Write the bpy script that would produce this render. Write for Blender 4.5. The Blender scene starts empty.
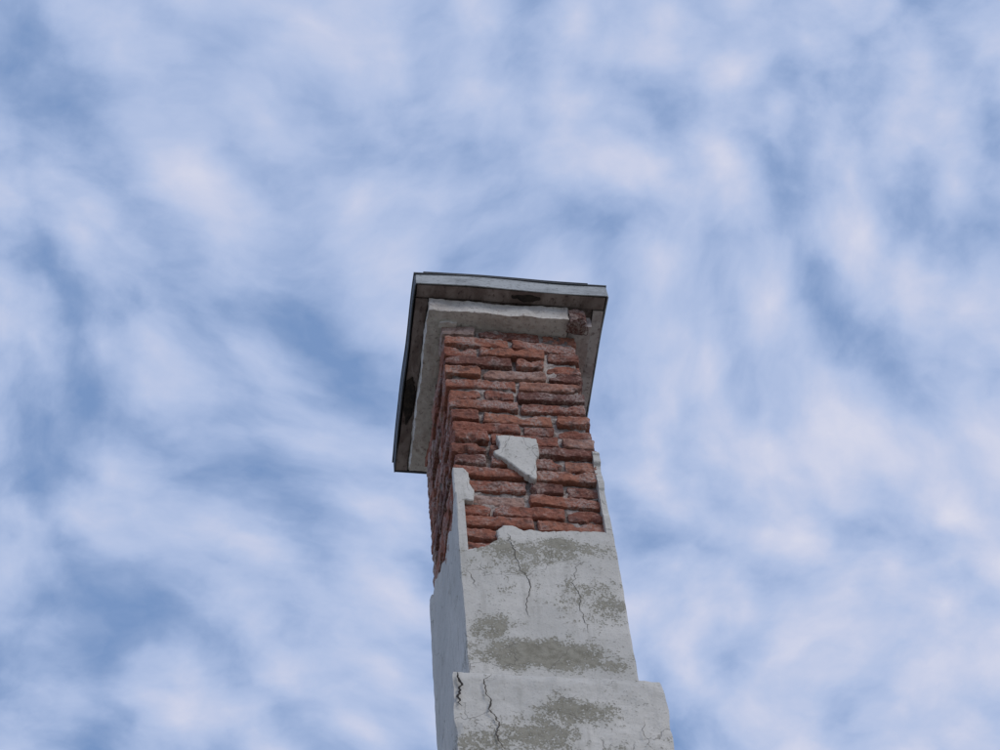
import bpy, math, random
from mathutils import Vector, Matrix, noise
random.seed(7)
H=1.6
scene=bpy.context.scene
# ---------------------------------------------------------------- helpers
def N(p,s=1.0): return noise.noise(Vector(p)*s)
def new_mat(name):
    m=bpy.data.materials.new(name); m.use_nodes=True
    nt=m.node_tree; nt.nodes.clear()
    out=nt.nodes.new('ShaderNodeOutputMaterial'); b=nt.nodes.new('ShaderNodeBsdfPrincipled')
    nt.links.new(b.outputs[0],out.inputs[0]); b.inputs['Roughness'].default_value=.9
    b.inputs['Specular IOR Level'].default_value=.2
    return m,nt,b
class G:
    def __init__(s,nt): s.nt=nt; s.tc=nt.nodes.new('ShaderNodeTexCoord')
    def n(s,t): return s.nt.nodes.new(t)
    def link(s,a,b):
        if hasattr(a,'is_output'): s.nt.links.new(a,b)
        else: b.default_value=a
    def noise(s,vec,scale,detail=4,rough=.55,dist=0,dim='3D'):
        n=s.n('ShaderNodeTexNoise'); n.noise_dimensions=dim; s.nt.links.new(vec,n.inputs['Vector'])
        n.inputs['Scale'].default_value=scale;n.inputs['Detail'].default_value=detail
        n.inputs['Roughness'].default_value=rough;n.inputs['Distortion'].default_value=dist
        return n.outputs['Fac']
    def math(s,op,a,b=None,c=None,clamp=False):
        n=s.n('ShaderNodeMath'); n.operation=op; n.use_clamp=clamp
        s.link(a,n.inputs[0])
        if b is not None: s.link(b,n.inputs[1])
        if c is not None: s.link(c,n.inputs[2])
        return n.outputs[0]
    def mr(s,v,a,b,c=0.,d=1.,smooth=True):
        n=s.n('ShaderNodeMapRange'); n.interpolation_type='SMOOTHSTEP' if smooth else 'LINEAR'
        s.link(v,n.inputs[0])
        for i,x in enumerate((a,b,c,d)): n.inputs[i+1].default_value=x
        return n.outputs[0]
    def mix(s,f,a,b,mode='MIX'):
        n=s.n('ShaderNodeMix'); n.data_type='RGBA'; n.blend_type=mode
        s.link(f,n.inputs[0])
        for x,i in ((a,6),(b,7)):
            if hasattr(x,'is_output'): s.nt.links.new(x,n.inputs[i])
            else: n.inputs[i].default_value=(*x,1)
        return n.outputs[2]
    def vm(s,op,a,b=None):
        n=s.n('ShaderNodeVectorMath'); n.operation=op
        s.link(a,n.inputs[0])
        if b is not None: s.link(b,n.inputs[1])
        return n.outputs['Value'] if op in('LENGTH','DISTANCE') else n.outputs[0]
    def bump(s,h,strength,dist,b):
        n=s.n('ShaderNodeBump'); n.inputs['Strength'].default_value=strength; n.inputs['Distance'].default_value=dist
        s.link(h,n.inputs['Height']); s.nt.links.new(n.outputs[0],b.inputs['Normal'])

def mesh_obj(name,verts,faces,mat,parent=None):
    me=bpy.data.meshes.new(name); me.from_pydata(verts,[],faces); me.update()
    if mat: me.materials.append(mat)
    o=bpy.data.objects.new(name,me); scene.collection.objects.link(o)
    if parent: o.parent=parent
    return o

def box_grid(lo,hi,cell,fn):
    n=[max(1,int(round((hi[i]-lo[i])/cell))) for i in range(3)]
    ids={};V=[];F=[]
    def vid(i,j,k):
        key=(i,j,k)
        if key not in ids:
            t=(i/n[0],j/n[1],k/n[2])
            p=Vector([lo[a]+(hi[a]-lo[a])*t[a] for a in range(3)])
            ids[key]=len(V); V.append(tuple(fn(p,t)))
        return ids[key]
    for i in range(n[0]):
        for j in range(n[1]):
            F.append((vid(i,j,0),vid(i,j+1,0),vid(i+1,j+1,0),vid(i+1,j,0)))
            F.append((vid(i,j,n[2]),vid(i+1,j,n[2]),vid(i+1,j+1,n[2]),vid(i,j+1,n[2])))
    for i in range(n[0]):
        for k in range(n[2]):
            F.append((vid(i,0,k),vid(i+1,0,k),vid(i+1,0,k+1),vid(i,0,k+1)))
            F.append((vid(i,n[1],k),vid(i,n[1],k+1),vid(i+1,n[1],k+1),vid(i+1,n[1],k)))
    for j in range(n[1]):
        for k in range(n[2]):
            F.append((vid(0,j,k),vid(0,j,k+1),vid(0,j+1,k+1),vid(0,j+1,k)))
            F.append((vid(n[0],j,k),vid(n[0],j+1,k),vid(n[0],j+1,k+1),vid(n[0],j,k+1)))
    return V,F

# ---------------------------------------------------------------- materials
def mat_brick():
    m,nt,b=new_mat('weathered_red_brick'); g=G(nt); P=g.tc.outputs['Object']
    at=g.n('ShaderNodeAttribute'); at.attribute_name='bcol'
    r=g.n('ShaderNodeValToRGB'); nt.links.new(at.outputs['Fac'],r.inputs[0])
    e=r.color_ramp.elements; e[0].position=0;e[0].color=(.14,.060,.048,1);e[1].position=1;e[1].color=(.41,.30,.26,1)
    for p,c in ((.2,(.21,.082,.058)),(.45,(.29,.106,.070)),(.7,(.35,.145,.092)),(.88,(.36,.21,.165))):
        x=e.new(p);x.color=(*c,1)
    n1=g.noise(P,28,5,.65); n2=g.noise(P,110,4,.7); n3=g.noise(P,9,4,.6,.5)
    c=g.mix(g.math('MULTIPLY',g.mr(n1,.45,.70),.85),r.outputs[0],(.14,.065,.052))
    c=g.mix(g.math('MULTIPLY',g.mr(n2,.5,.7),.5),c,(.45,.26,.19))
    white=g.math('MULTIPLY',g.mr(n3,.45,.62),g.mr(n2,.38,.58))
    c=g.mix(g.math('MULTIPLY',white,.65),c,(.44,.37,.34))
    c=g.mix(g.math('MULTIPLY',g.mr(g.noise(P,16,5,.7),.54,.70),.7),c,(.07,.045,.04))
    nt.links.new(c,b.inputs['Base Color'])
    g.bump(g.math('ADD',n1,g.math('MULTIPLY',n2,.6)),.8,.006,b)
    return m
def mat_mortar():
    m,nt,b=new_mat('old_mortar'); g=G(nt); P=g.tc.outputs['Object']
    n1=g.noise(P,14,5,.6); n2=g.noise(P,120,4,.7)
    c=g.mix(g.mr(n1,.36,.60),(.15,.115,.10),(.50,.43,.39))
    c=g.mix(g.math('MULTIPLY',g.mr(n2,.5,.7),.5),c,(.12,.09,.08))
    nt.links.new(c,b.inputs['Base Color']); g.bump(n2,.9,.006,b)
    return m
BLOBS=[(1.09,5.645,.075,.04,.95),(.98,5.60,.20,.06,.66),(.821,5.215,.06,.055,.82),(.983,5.095,.19,.06,1.14),
       (1.15,5.06,.09,.03,.9),(1.17,5.36,.10,.10,.58),(.86,5.08,.09,.04,.6),(.90,5.52,.12,.12,.44),
       (1.04,4.79,.10,.06,.76),(.92,4.69,.12,.06,.82),(.76,4.64,.07,.07,.75),(1.2,4.62,.1,.05,.55)]
def nt_color(g,P,scale,dim='3D',detail=4):
    n=g.n('ShaderNodeTexNoise'); n.noise_dimensions=dim; g.nt.links.new(P,n.inputs['Vector']); n.inputs['Scale'].default_value=scale
    n.inputs['Detail'].default_value=detail
    return n.outputs['Color']
def mat_stucco():
    m,nt,b=new_mat('peeling_lime_render'); g=G(nt); P=g.tc.outputs['Object']
    tot=None
    for x,z,rx,rz,a in BLOBS:
        v=g.vm('SUBTRACT',P,(x,4.27,z+H)); v=g.vm('MULTIPLY',v,(1/rx,1/.12,1/rz)); d=g.vm('LENGTH',v)
        k=g.mr(d,.0,2.2,a,0.)
        tot=k if tot is None else g.math('MAXIMUM',tot,k)
    n1=g.noise(P,11,6,.62,.3); n2=g.noise(P,130,3,.7); n4=g.noise(P,38,4,.7); n3=g.noise(P,3.2,4,.6)
    s=g.math('ADD',g.math('MULTIPLY',g.math('SUBTRACT',n1,.5),1.7),tot)
    s0=s
    s=g.math('ADD',s,g.math('MULTIPLY',g.math('SUBTRACT',n4,.5),1.8))
    s=g.math('ADD',s,g.math('MULTIPLY',g.math('SUBTRACT',n2,.5),2.2))
    mask=g.mr(s,.50,.64)
    base=g.mix(g.mr(n3,.35,.68),(.63,.605,.56),(.53,.515,.48))
    base=g.mix(g.math('MULTIPLY',g.mr(n4,.5,.75),.5),base,(.42,.405,.37))
    base=g.mix(g.math('MULTIPLY',g.mr(n2,.55,.68),.45),base,(.30,.29,.27))
    Ps=g.vm('MULTIPLY',P,(1,1,.12)); st=g.noise(Ps,30,4,.6)
    base=g.mix(g.math('MULTIPLY',g.mr(st,.52,.72),.4),base,(.36,.345,.31))
    base=g.mix(g.math('MULTIPLY',g.mr(s0,.15,.7),.38),base,(.37,.36,.30))
    under=g.mix(g.mr(n4,.35,.65),(.20,.185,.14),(.31,.29,.235))
    c=g.mix(g.math('MULTIPLY',mask,.88),base,under)
    wv=g.vm('ADD',P,g.vm('MULTIPLY',nt_color(g,P,9.0),(.16,.16,.16)))
    vo=g.n('ShaderNodeTexVoronoi'); vo.feature='DISTANCE_TO_EDGE'; vo.inputs['Scale'].default_value=4.2
    nt.links.new(wv,vo.inputs['Vector'])
    cr=g.math('MULTIPLY',g.mr(vo.outputs['Distance'],.002,.009,1.,0.),g.mr(g.noise(P,4.7,2),.47,.57))
    c=g.mix(g.math('MULTIPLY',cr,.55),c,(.18,.165,.14))
    nt.links.new(c,b.inputs['Base Color'])
    h=g.math('SUBTRACT',g.math('ADD',g.math('MULTIPLY',n2,.45),n4),g.math('MULTIPLY',mask,.8))
    h=g.math('SUBTRACT',h,g.math('MULTIPLY',cr,.5))
    g.bump(h,.6,.004,b)
    return m
def mat_two(name,c1,c2,c3,s1=8,lo=.4,hi=.62,s2=60,rough=.85,metal=0,bump=.5,stretch=(1,1,1)):
    m,nt,b=new_mat(name); g=G(nt); P=g.vm('MULTIPLY',g.tc.outputs['Object'],stretch)
    n1=g.noise(P,s1,6,.65,.4); n2=g.noise(P,s2,4,.7)
    c=g.mix(g.mr(n1,lo,hi),c1,c2); c=g.mix(g.mr(n2,.52,.72),c,c3)
    nt.links.new(c,b.inputs['Base Color']); b.inputs['Roughness'].default_value=rough; b.inputs['Metallic'].default_value=metal
    g.bump(g.math('ADD',n1,g.math('MULTIPLY',n2,.5)),bump,.004,b)
    return m
M_brick=mat_brick(); M_mort=mat_mortar(); M_st=mat_stucco()
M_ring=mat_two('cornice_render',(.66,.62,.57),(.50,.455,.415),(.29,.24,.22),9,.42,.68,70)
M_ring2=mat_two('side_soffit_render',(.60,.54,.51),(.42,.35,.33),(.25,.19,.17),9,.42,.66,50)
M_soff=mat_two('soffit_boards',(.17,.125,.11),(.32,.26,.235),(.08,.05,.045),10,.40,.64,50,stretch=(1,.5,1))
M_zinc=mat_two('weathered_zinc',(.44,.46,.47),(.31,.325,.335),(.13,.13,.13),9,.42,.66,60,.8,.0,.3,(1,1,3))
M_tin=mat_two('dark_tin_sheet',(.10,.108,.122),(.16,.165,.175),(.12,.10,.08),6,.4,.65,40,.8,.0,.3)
M_crack=mat_two('crack_dark',(.08,.07,.06),(.13,.115,.095),(.05,.045,.04),20)  # dark colour of the crack ribbons
M_crackd=mat_two('deep_crack_dark',(.03,.026,.024),(.05,.045,.04),(.02,.02,.02),20)  # near-black colour of the widest crack ribbon
M_rust=mat_two('rusty_wire',(.09,.04,.03),(.05,.03,.025),(.14,.06,.03),40)
M_hole=mat_two('painted_gap_shade',(.025,.02,.018),(.05,.038,.03),(.07,.05,.04),25)  # painted shade: dark colour for the insides of rotten soffit gaps

root=bpy.data.objects.new('brick_chimney',None); scene.collection.objects.link(root)

# ---------------------------------------------------------------- bricks
X0,X1,Y0,Y1=.750,1.252,4.300,4.920
ZT=6.985; CH=.0695
BV=[];BF=[];BC=[]
def add_brick(lo,hi,seed,cell=.0070,rough=1.0):
    rnd=random.Random(seed)
    lo=Vector(lo);hi=Vector(hi);ctr=(lo+hi)/2;half=(hi-lo)/2
    chips=[]
    for _ in range(rnd.choice([1,2,3,4,5])):
        c=Vector([rnd.choice([lo[a],hi[a]]) for a in range(3)])
        if rnd.random()<.6: c.x=rnd.uniform(lo.x,hi.x)
        chips.append((c,rnd.uniform(.010,.034),rnd.uniform(.4,.95)))
    rot=Matrix.Rotation(rnd.gauss(0,.012),3,'Y')@Matrix.Rotation(rnd.gauss(0,.028),3,'Z')@Matrix.Rotation(rnd.gauss(0,.04),3,'X')
    off=Vector((seed*1.37,seed*.71,seed*2.3))
    def fn(p,t):
        d=p-ctr; r=.0055
        q=Vector([max(-half[a]+r,min(half[a]-r,d[a])) for a in range(3)])
        e=d-q
        if e.length>1e-9: e=e.normalized()*min(e.length,r)
        d=q+e
        w=noise.noise_vector((p+off)*22)*.0046*rough+noise.noise_vector((p+off)*75)*.0040*rough
        w.z*=.55
        for c,rad,st in chips:
            L=(p-c).length
            if L<rad: d-= (d.normalized())*(rad-L)*st
        return ctr+rot@(d+w)
    V,F=box_grid(lo,hi,cell,fn)
    base=len(BV); BV.extend(V); BF.extend([tuple(i+base for i in f) for f in F])
    col=min(1,max(0,rnd.gauss(.5,.32))); BC.extend([col]*len(V))
sd=1
for c in range(23):
    zt=ZT-c*CH+H+random.uniform(-.002,.002); zb=zt-CH+random.uniform(.014,.019)
    odd=c%2
    def split(a,b,lens,jit=.012):
        tot=sum(lens); g_=.015; avail=(b-a)-g_*(len(lens)-1)
        out=[];x=a
        for i,l in enumerate(lens):
            w=avail*l/tot; out.append([x,x+w]); x+=w+g_
        for i in range(len(out)-1):
            j=random.uniform(-jit,jit); out[i][1]+=j; out[i+1][0]+=j
        return out
    pat=[.25,.25] if odd else [.12,.25,.12]
    if c in(3,9,14): pat=[.25,.12,.12]
    if c in(6,11): pat=[.12,.12,.25]
    for a,b in split(X0,X1,pat):
        ry=random.gauss(.001,.0055); dz=random.uniform(-.0015,.0015)
        if random.random()<.15: ry+=.009
        e0=random.uniform(-.005,.009) if a==X0 else 0
        e1=random.uniform(-.010,.005) if b==X1 else 0
        if c<1: ry+=.004
        add_brick((a+e0,Y0+ry,zb+dz),(b+e1,Y0+.12,zt+dz),sd); sd+=1
    for a,b in split(X0,X1,pat):
        add_brick((a,Y1-.12,zb),(b,Y1+random.gauss(0,.004),zt),sd,.014); sd+=1
    lat=[.25,.12] if odd else [.12,.25]
    for a,b in split(Y0+.132,Y1-.132,lat):
        add_brick((X0+random.gauss(0.003,.006),a,zb),(X0+.12,b,zt),sd,.010); sd+=1
        add_brick((X1-.12,a,zb),(X1+random.gauss(0,.005),b,zt),sd,.012); sd+=1
ob=mesh_obj('bricks',BV,BF,M_brick,root)
at=ob.data.attributes.new('bcol','FLOAT','POINT'); at.data.foreach_set('value',BC)

def fm(p,t):
    v=noise.noise_vector(p*12)*.012+noise.noise_vector(p*60)*.007
    return p+v
V,F=box_grid((X0+.018,Y0+.020,5.25+H),(X1-.018,Y1-.018,ZT+H),.009,fm)
mesh_obj('mortar_core',V,F,M_mort,root)

# ---------------------------------------------------------------- stucco panels
def surf(u,v): return N((u,0,v),5)*.0035+N((u,3,v),17)*.0018
def inpoly(x,y,P):
    r=False;j=len(P)-1
    for i in range(len(P)):
        if (P[i][1]>y)!=(P[j][1]>y) and x<(P[j][0]-P[i][0])*(y-P[i][1])/(P[j][1]-P[i][1])+P[i][0]: r=not r
        j=i
    return r
def panel(name,origin,ud,vd,nd,poly,cell,thick,jag=.008,mat=M_st,sf=surf):
    origin=Vector(origin);ud=Vector(ud);vd=Vector(vd);nd=Vector(nd)
    u0=min(p[0] for p in poly);u1=max(p[0] for p in poly);v0=min(p[1] for p in poly);v1=max(p[1] for p in poly)
    nu=int((u1-u0)/cell)+1;nv=int((v1-v0)/cell)+1
    cells=set()
    for i in range(nu):
        for j in range(nv):
            u=u0+(i+.5)*cell;v=v0+(j+.5)*cell
            jx=N((u,7,v),28)*jag+N((u,9,v),90)*jag*.6; jz=N((u,17,v),28)*jag+N((u,19,v),90)*jag*.6
            if inpoly(u+jx if u0+jag*1.2<u<u1-jag*1.2 else u,v+jz,poly): cells.add((i,j))
    vid={};uv=[]
    def g(i,j):
        if (i,j) not in vid: vid[(i,j)]=len(uv); uv.append([u0+i*cell,v0+j*cell])
        return vid[(i,j)]
    quads=[];edges={}
    for (i,j) in cells:
        q=(g(i,j),g(i+1,j),g(i+1,j+1),g(i,j+1)); quads.append(q)
        for a in range(4):
            e=(q[a],q[(a+1)%4]); edges[e]=edges.get(e,0)+1
    bnd=[e for e in edges if (e[1],e[0]) not in edges]
    nb={}
    for a,b in bnd: nb.setdefault(a,[]).append(b); nb.setdefault(b,[]).append(a)
    for _ in range(2):
        old=[x[:] for x in uv]
        for a,l in nb.items():
            if len(l)==2:
                for k in (0,1): uv[a][k]=.5*old[a][k]+.25*(old[l[0]][k]+old[l[1]][k])
    n=len(uv);V=[]
    for k,(u,v) in enumerate(uv):
        rim=.003 if k in nb else 0
        V.append(tuple(origin+ud*u+vd*v+nd*(sf(u,v)-rim)))
    for u,v in uv: V.append(tuple(origin+ud*u+vd*v-nd*thick))
    F=list(quads)+[tuple(i+n for i in reversed(q)) for q in quads]+[(b,a,a+n,b+n) for a,b in bnd]
    return mesh_obj(name,V,F,mat,root)
YF=4.284
front=[(.746,4.90),(1.258,4.90),(1.259,5.30),(1.256,5.735),(1.20,5.737),(1.134,5.731),(1.08,5.722),(1.033,5.716),(.99,5.722),(.957,5.719),(.93,5.738),(.902,5.744),
       (.876,5.717),(.870,5.66),(.856,5.645),(.835,5.628),(.813,5.615),(.775,5.60),(.765,5.585),(.748,5.578)]
panel('front_render',(0,YF,H),(1,0,0),(0,0,1),(0,-1,0),front,.004,.036)
panel('render_remnant',(0,YF-.004,H),(1,0,0),(0,0,1),(0,-1,0),
      [(.903,6.250),(.955,6.252),(1.045,6.243),(1.047,6.15),(1.033,6.12),(1.028,6.005),(1.018,6.000),(.990,6.030),(.955,6.072),(.925,6.11),(.892,6.140),(.888,6.155),(.910,6.170),(.912,6.20)],.003,.026,.002)
panel('corner_remnant',(0,YF-.002,H),(1,0,0),(0,0,1),(0,-1,0),
      [(.742,6.045),(.778,6.05),(.795,6.02),(.795,5.96),(.808,5.92),(.806,5.865),(.77,5.86),(.758,5.84),(.750,5.75),(.746,5.7)],.0035,.024,.004)
panel('left_render',(.82,0,H),(-.018,1,0),(0,0,1),(-1,0,0),
      [(4.284,4.9),(4.93,4.9),(4.935,6.10),(4.90,6.12),(4.84,6.04),(4.78,6.05),(4.70,5.98),(4.62,5.95),(4.55,5.87),(4.45,5.90),(4.40,5.84),(4.33,5.90),(4.31,6.0),(4.284,6.02)],.006,.03,.012)
panel('right_render',(1.262,0,H),(0,1,0),(0,0,1),(1,0,0),
      [(4.286,4.9),(4.92,4.9),(4.92,6.2),(4.7,6.1),(4.5,6.25),(4.4,6.2),(4.31,6.23),(4.288,6.19),(4.300,6.1),(4.286,6.02),(4.295,5.9),(4.286,5.8)],.006,.024,.012)
panel('back_render',(0,4.938,H),(1,0,0),(0,0,1),(0,1,0),
      [(.746,4.9),(1.258,4.9),(1.258,6.0),(1.1,6.1),(.95,5.9),(.746,6.1)],.01,.03,.01)

# lower wide stage
def fl(p,t):
    v=noise.noise_vector(p*5)*.004+noise.noise_vector(p*19)*.003+noise.noise_vector(p*50)*.0014
    q=p+v
    if p.z>4.90+H:
        k=(p.z-(4.90+H))/.05
        q.x+= (.97-p.x)*.02*k*k; q.y+=(4.6-p.y)*.02*k*k
    for cx in (.686,1.318):
        L=math.hypot(p.x-cx,p.y-4.238)
        if L<.02:
            a=max(0,N((cx*9,2,p.z),9)-.1)*.022*(1-L/.02); q.x+=(.97-cx)/abs(.97-cx)*a; q.y+=a
    return q
V,F=box_grid((.686,4.238,3.4+H),(1.318,4.985,4.95+H),.011,fl)
mesh_obj('lower_stage',V,F,M_st,root)
V,F=box_grid((.60,4.16,-.1),(1.40,5.06,3.42+H),.05,lambda p,t:p+noise.noise_vector(p*6)*.005)
mesh_obj('base_stage',V,F,M_st,root)
V,F=box_grid((.57,4.13,3.42+H),(1.43,5.09,3.50+H),.03,lambda p,t:p+noise.noise_vector(p*6)*.005)
mesh_obj('base_ledge',V,F,M_st,root)

def crack(name,pts,y,w,fn=surf,mat=M_crack):
    P=[]
    for i in range(len(pts)-1):
        a=Vector(pts[i]);b=Vector(pts[i+1]);n=max(2,int((b-a).length/.007))
        for k in range(n): P.append(a.lerp(b,k/n))
    P.append(Vector(pts[-1]))
    V=[];F=[]
    L=len(P)
    for i,p in enumerate(P):
        jx=N((p.x,31,p.y),45)*.009+N((p.x,35,p.y),130)*.006
        ww=w*(.35+.9*abs(N((p.x,3,p.y),40))+.3)*min(1,(min(i,L-1-i)+1)/6)
        for s in(-1,1):
            x=p.x+jx+s*ww/2; z=p.y
            V.append((x,y-fn(x,z)-.0012,z+H))
    for i in range(L-1): F.append((2*i,2*i+1,2*i+3,2*i+2))
    mesh_obj(name,V,F,mat,root)
crack('crack_1',[(.905,5.70),(.92,5.63),(.93,5.56),(.935,5.50),(.965,5.45),(.955,5.38),(.94,5.33),(.95,5.27)],YF,.0028)
crack('crack_2',[(.76,5.50),(.785,5.44),(.79,5.40)],YF,.002)
crack('crack_3',[(1.13,5.56),(1.10,5.46),(1.12,5.38),(1.11,5.33),(1.13,5.22)],YF,.0020)
yl=4.229
Z0=lambda a,b:0
crack('crack_4',[(.700,4.93),(.704,4.88),(.699,4.82),(.703,4.78)],yl,.010,Z0,M_crackd)
crack('crack_5',[(.80,4.93),(.775,4.89),(.79,4.82),(.785,4.78),(.81,4.72),(.80,4.66),(.82,4.6)],yl,.0050,Z0)
crack('crack_6',[(1.24,4.76),(1.23,4.70),(1.25,4.63)],yl,.002,Z0)
crack('crack_7',[(.775,4.89),(.81,4.905),(.85,4.90)],yl,.0025,Z0)

# ---------------------------------------------------------------- cap
cx0,cx1,cy0,cy1=.6384,1.369,4.181,5.055
def rough(a1=.004,s1=9,a2=.002,s2=45):
    return lambda p,t:p+noise.noise_vector(p*s1)*a1+noise.noise_vector(p*s2)*a2
V,F=box_grid((.692,4.242,6.990+H),(1.222,4.985,7.069+H),.009,rough(.006,12,.0038,50))
mesh_obj('cornice_ring',V,F,M_ring,root)
V,F=box_grid((1.226,4.275,6.999+H),(1.308,4.985,7.068+H),.010,rough(.007,12,.0035,50))
mesh_obj('cornice_ring_right',V,F,M_ring2,root)
def board(name,lo,hi,mat,am=.004):
    V,F=box_grid(lo,hi,.02,rough(am,7,.0015,40)); return mesh_obj(name,V,F,mat,root)
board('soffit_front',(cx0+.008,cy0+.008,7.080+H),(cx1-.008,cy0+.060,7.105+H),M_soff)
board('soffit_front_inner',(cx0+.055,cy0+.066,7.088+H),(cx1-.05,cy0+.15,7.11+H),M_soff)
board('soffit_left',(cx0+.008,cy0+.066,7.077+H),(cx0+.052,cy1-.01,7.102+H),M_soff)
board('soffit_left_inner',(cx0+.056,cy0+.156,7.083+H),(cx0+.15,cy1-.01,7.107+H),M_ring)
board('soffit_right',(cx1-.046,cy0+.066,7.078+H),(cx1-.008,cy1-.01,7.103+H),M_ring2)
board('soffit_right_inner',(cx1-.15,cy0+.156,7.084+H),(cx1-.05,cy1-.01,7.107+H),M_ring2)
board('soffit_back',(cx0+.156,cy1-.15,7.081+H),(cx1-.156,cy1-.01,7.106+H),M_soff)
board('cap_slab',(cx0+.012,cy0+.012,7.112+H),(cx1-.012,cy1-.012,7.142+H),M_ring)
def sheet(name,lo,hi,mat,am=.005):
    V,F=box_grid(lo,hi,.012,lambda p,t:p+Vector((N(p,4)*am,N(p+Vector((5,5,5)),4)*am,N(p+Vector((9,1,5)),5)*am*.5)))
    return mesh_obj(name,V,F,mat,root)
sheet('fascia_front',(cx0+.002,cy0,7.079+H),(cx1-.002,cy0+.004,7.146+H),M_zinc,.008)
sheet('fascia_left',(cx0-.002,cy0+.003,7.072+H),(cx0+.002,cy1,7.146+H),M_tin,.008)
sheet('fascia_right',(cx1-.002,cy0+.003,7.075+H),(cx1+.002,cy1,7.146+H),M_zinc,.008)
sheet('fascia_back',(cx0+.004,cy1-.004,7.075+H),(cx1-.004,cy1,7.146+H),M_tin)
sheet('top_sheet',(cx0+.0-.006,cy0-.004,7.148+H),(cx1+.002,cy1+.006,7.153+H),M_tin,.005)
sheet('top_seam',(cx0+.03,cy0-.006,7.154+H),(cx0+.66,cy1+.0,7.157+H),M_tin,.004)
panel('rotten_gap_shade',(0,0,7.079+H-.003),(1,0,0),(0,1,0),(0,0,-1),  # dark sheet under the board, painting the shade of a rotten gap
      [(1.0,4.208),(1.06,4.202),(1.11,4.206),(1.12,4.222),(1.06,4.230),(1.01,4.222)],.004,.006,.010,M_hole,lambda u,v:0)
panel('rotten_gap_shade_side',(0,0,7.074+H-.004),(1,0,0),(0,1,0),(0,0,-1),  # same for the left gap: its dark inside is a painted sheet
      [(.648,4.62),(.672,4.60),(.690,4.68),(.684,4.78),(.665,4.83),(.65,4.76)],.004,.006,.008,M_hole,lambda u,v:0)
BV=[];BF=[];BC=[]
add_brick((1.222,4.236,6.975+H),(1.282,4.300,7.060+H),901,.006,2.2)
o=mesh_obj('loose_brick',BV,BF,M_brick,root)
a=o.data.attributes.new('bcol','FLOAT','POINT'); a.data.foreach_set('value',[0.0]*len(BV))
cu=bpy.data.curves.new('wire_loop','CURVE'); cu.dimensions='3D'; cu.bevel_depth=.0016
sp=cu.splines.new('POLY'); pts=[]
for i in range(26):
    t=i/25*math.pi*1.5-.4
    pts.append((1.262+.030*math.cos(t),4.262+.006*math.sin(3*t),6.955+H+.040*math.sin(-t)+.0))
sp.points.add(len(pts)-1)
for p,q in zip(sp.points,pts): p.co=(*q,1)
w=bpy.data.objects.new('wire_loop',cu); scene.collection.objects.link(w); cu.materials.append(M_rust); w.parent=root
V,F=box_grid((.735,4.283,6.972+H),(.80,4.31,6.992+H),.006,rough(.006,30,.003,80))
mesh_obj('mortar_lump',V,F,M_ring,root)

# ---------------------------------------------------------------- ground
m,nt,b=new_mat('pale_bounce_gravel'); g=G(nt); P=g.tc.outputs['Object']  # unseen ground, gravel made pale to bounce light up to the soffit
n1=g.noise(P,.25,5,.6); n2=g.noise(P,30,4,.7)
c=g.mix(g.mr(n1,.50,.62),(.32,.30,.26),(.10,.12,.05)); c=g.mix(g.mr(n2,.45,.65),c,(.20,.185,.15))
nt.links.new(c,b.inputs['Base Color']); g.bump(n2,.6,.03,b)
V=[];F=[];n=60
def gx(i): t=(i/n*2-1); return t*abs(t)**2*1500
for i in range(n+1):
    for j in range(n+1):
        x,y=gx(i),gx(j); V.append((x,y,N((x,y,0),.05)*.12*min(1,math.hypot(x,y)/20)))
for i in range(n):
    for j in range(n):
        a=i*(n+1)+j; F.append((a,a+n+1,a+n+2,a+1))
mesh_obj('ground',V,F,m)

# ---------------------------------------------------------------- world sky
sunv=Vector((.45,-.70,.66)).normalized()
el=math.asin(sunv.z); az=math.atan2(sunv.x,sunv.y)
w=bpy.data.worlds.new('World'); scene.world=w; w.use_nodes=True; nt=w.node_tree; nt.nodes.clear(); g=G(nt)
out=g.n('ShaderNodeOutputWorld'); bg1=g.n('ShaderNodeBackground'); bg2=g.n('ShaderNodeBackground'); mx=g.n('ShaderNodeMixShader')
sky=g.n('ShaderNodeTexSky'); sky.sky_type='NISHITA'; sky.sun_disc=False; sky.sun_elevation=el; sky.sun_rotation=az
nt.links.new(sky.outputs[0],bg1.inputs[0]); bg1.inputs[1].default_value=.15
D=g.tc.outputs['Generated']
sx=g.n('ShaderNodeSeparateXYZ'); nt.links.new(D,sx.inputs[0])
zz=g.math('MAXIMUM',sx.outputs[2],.06)
px=g.math('DIVIDE',sx.outputs[0],zz); py=g.math('DIVIDE',sx.outputs[1],zz)
cb=g.n('ShaderNodeCombineXYZ'); nt.links.new(px,cb.inputs[0]); nt.links.new(py,cb.inputs[1])
P=cb.outputs[0]
wn=nt_color(g,P,3.5,'2D',1); P2=g.vm('ADD',P,g.vm('MULTIPLY',g.vm('SUBTRACT',wn,(.5,.5,.5)),(.12,.12,0)))
wn2=nt_color(g,P,30.0,'3D',3); P3=g.vm('ADD',P2,g.vm('MULTIPLY',g.vm('SUBTRACT',wn2,(.5,.5,.5)),(.016,.016,0)))
mp=g.n('ShaderNodeMapping'); nt.links.new(P3,mp.inputs[0]); mp.inputs['Rotation'].default_value=(0,0,math.radians(-58)); mp.inputs['Location'].default_value=(1.37,.61,0)
Q=g.vm('MULTIPLY',mp.outputs[0],(1,1.5,1))
vo=g.n('ShaderNodeTexVoronoi'); vo.voronoi_dimensions='2D'; vo.feature='SMOOTH_F1'; vo.inputs['Scale'].default_value=17; vo.inputs['Smoothness'].default_value=1.; nt.links.new(Q,vo.inputs['Vector'])
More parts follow.
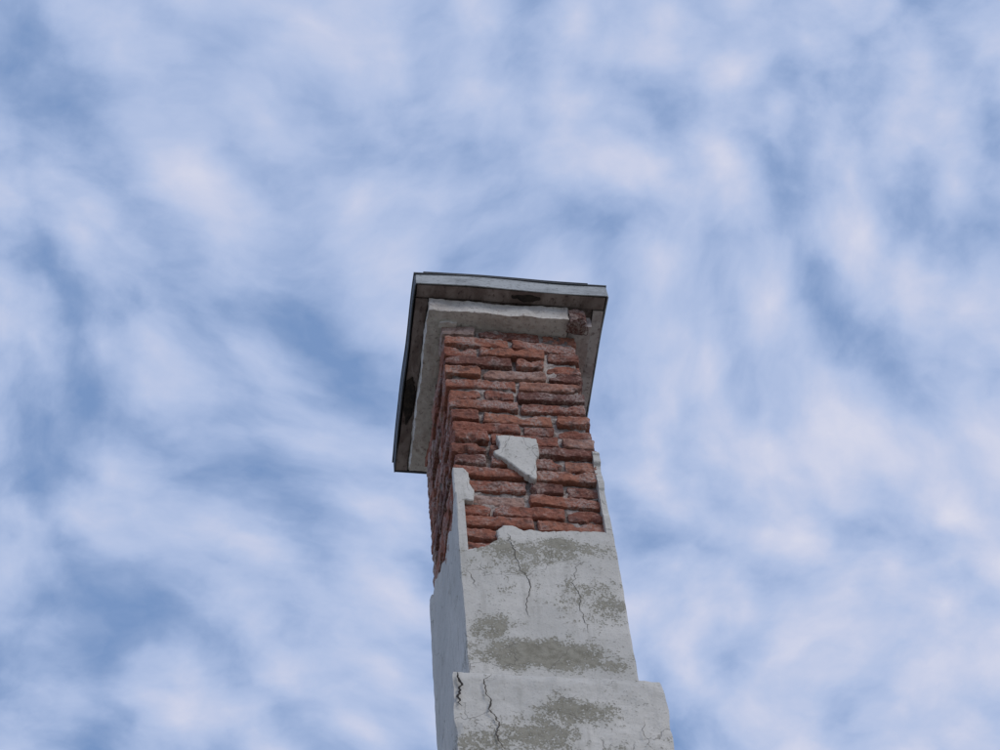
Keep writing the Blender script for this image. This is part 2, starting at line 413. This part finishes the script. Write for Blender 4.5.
nA=g.noise(Q,12,2,.45,0,'3D'); nC=g.noise(P,3.4,2,.5,0,'3D'); nD=g.noise(P3,34,5,.55,0,'3D')
s=g.math('SUBTRACT',g.math('MULTIPLY',nA,.46),g.math('MULTIPLY',g.math('SUBTRACT',vo.outputs['Distance'],.45),.34))
s=g.math('ADD',s,g.math('MULTIPLY',nC,.34)); s=g.math('ADD',s,g.math('MULTIPLY',nD,.34))
cov=g.math('MULTIPLY',g.math('SINE',g.math('MULTIPLY',px,2.4)),.11)
s=g.math('ADD',s,cov)
r=g.n('ShaderNodeValToRGB'); nt.links.new(g.mr(s,.38,.94,0,1,False),r.inputs[0])
e=r.color_ramp.elements; e[0].position=0;e[0].color=(.20,.32,.58,1);e[1].position=1;e[1].color=(.70,.71,.83,1)
for p,c in ((.25,(.33,.44,.69)),(.5,(.45,.54,.765)),(.75,(.58,.625,.80))):
    x=e.new(p);x.color=(*c,1)
nt.links.new(r.outputs[0],bg2.inputs[0]); bg2.inputs[1].default_value=1.
dens=g.mr(s,.42,.62,.85,1.)
nt.links.new(dens,mx.inputs[0]); nt.links.new(bg1.outputs[0],mx.inputs[1]); nt.links.new(bg2.outputs[0],mx.inputs[2]); nt.links.new(mx.outputs[0],out.inputs[0])

sl=bpy.data.lights.new('sun','SUN'); sl.energy=1.35; sl.angle=math.radians(28); sl.color=(1,.95,.88)
so=bpy.data.objects.new('sun',sl); scene.collection.objects.link(so); so.rotation_euler=sunv.to_track_quat('Z','Y').to_euler(); so.location=(5,-8,12)

# ---------------------------------------------------------------- camera
X=Vector((.99071,-.06708,-.11835)).normalized(); Z=Vector((-.06258,.54765,-.83438)).normalized(); Y=Z.cross(X).normalized(); X=Y.cross(Z)
R=Matrix((X,Y,Z))
cd=bpy.data.cameras.new('camera'); cd.sensor_width=36; cd.lens=79.2; cd.clip_end=5000
co=bpy.data.objects.new('camera',cd); scene.collection.objects.link(co)
co.matrix_world=Matrix.Translation((0,0,H))@R.to_4x4()
scene.camera=co
scene.view_settings.view_transform='Standard'; scene.view_settings.look='None'; scene.view_settings.exposure=0
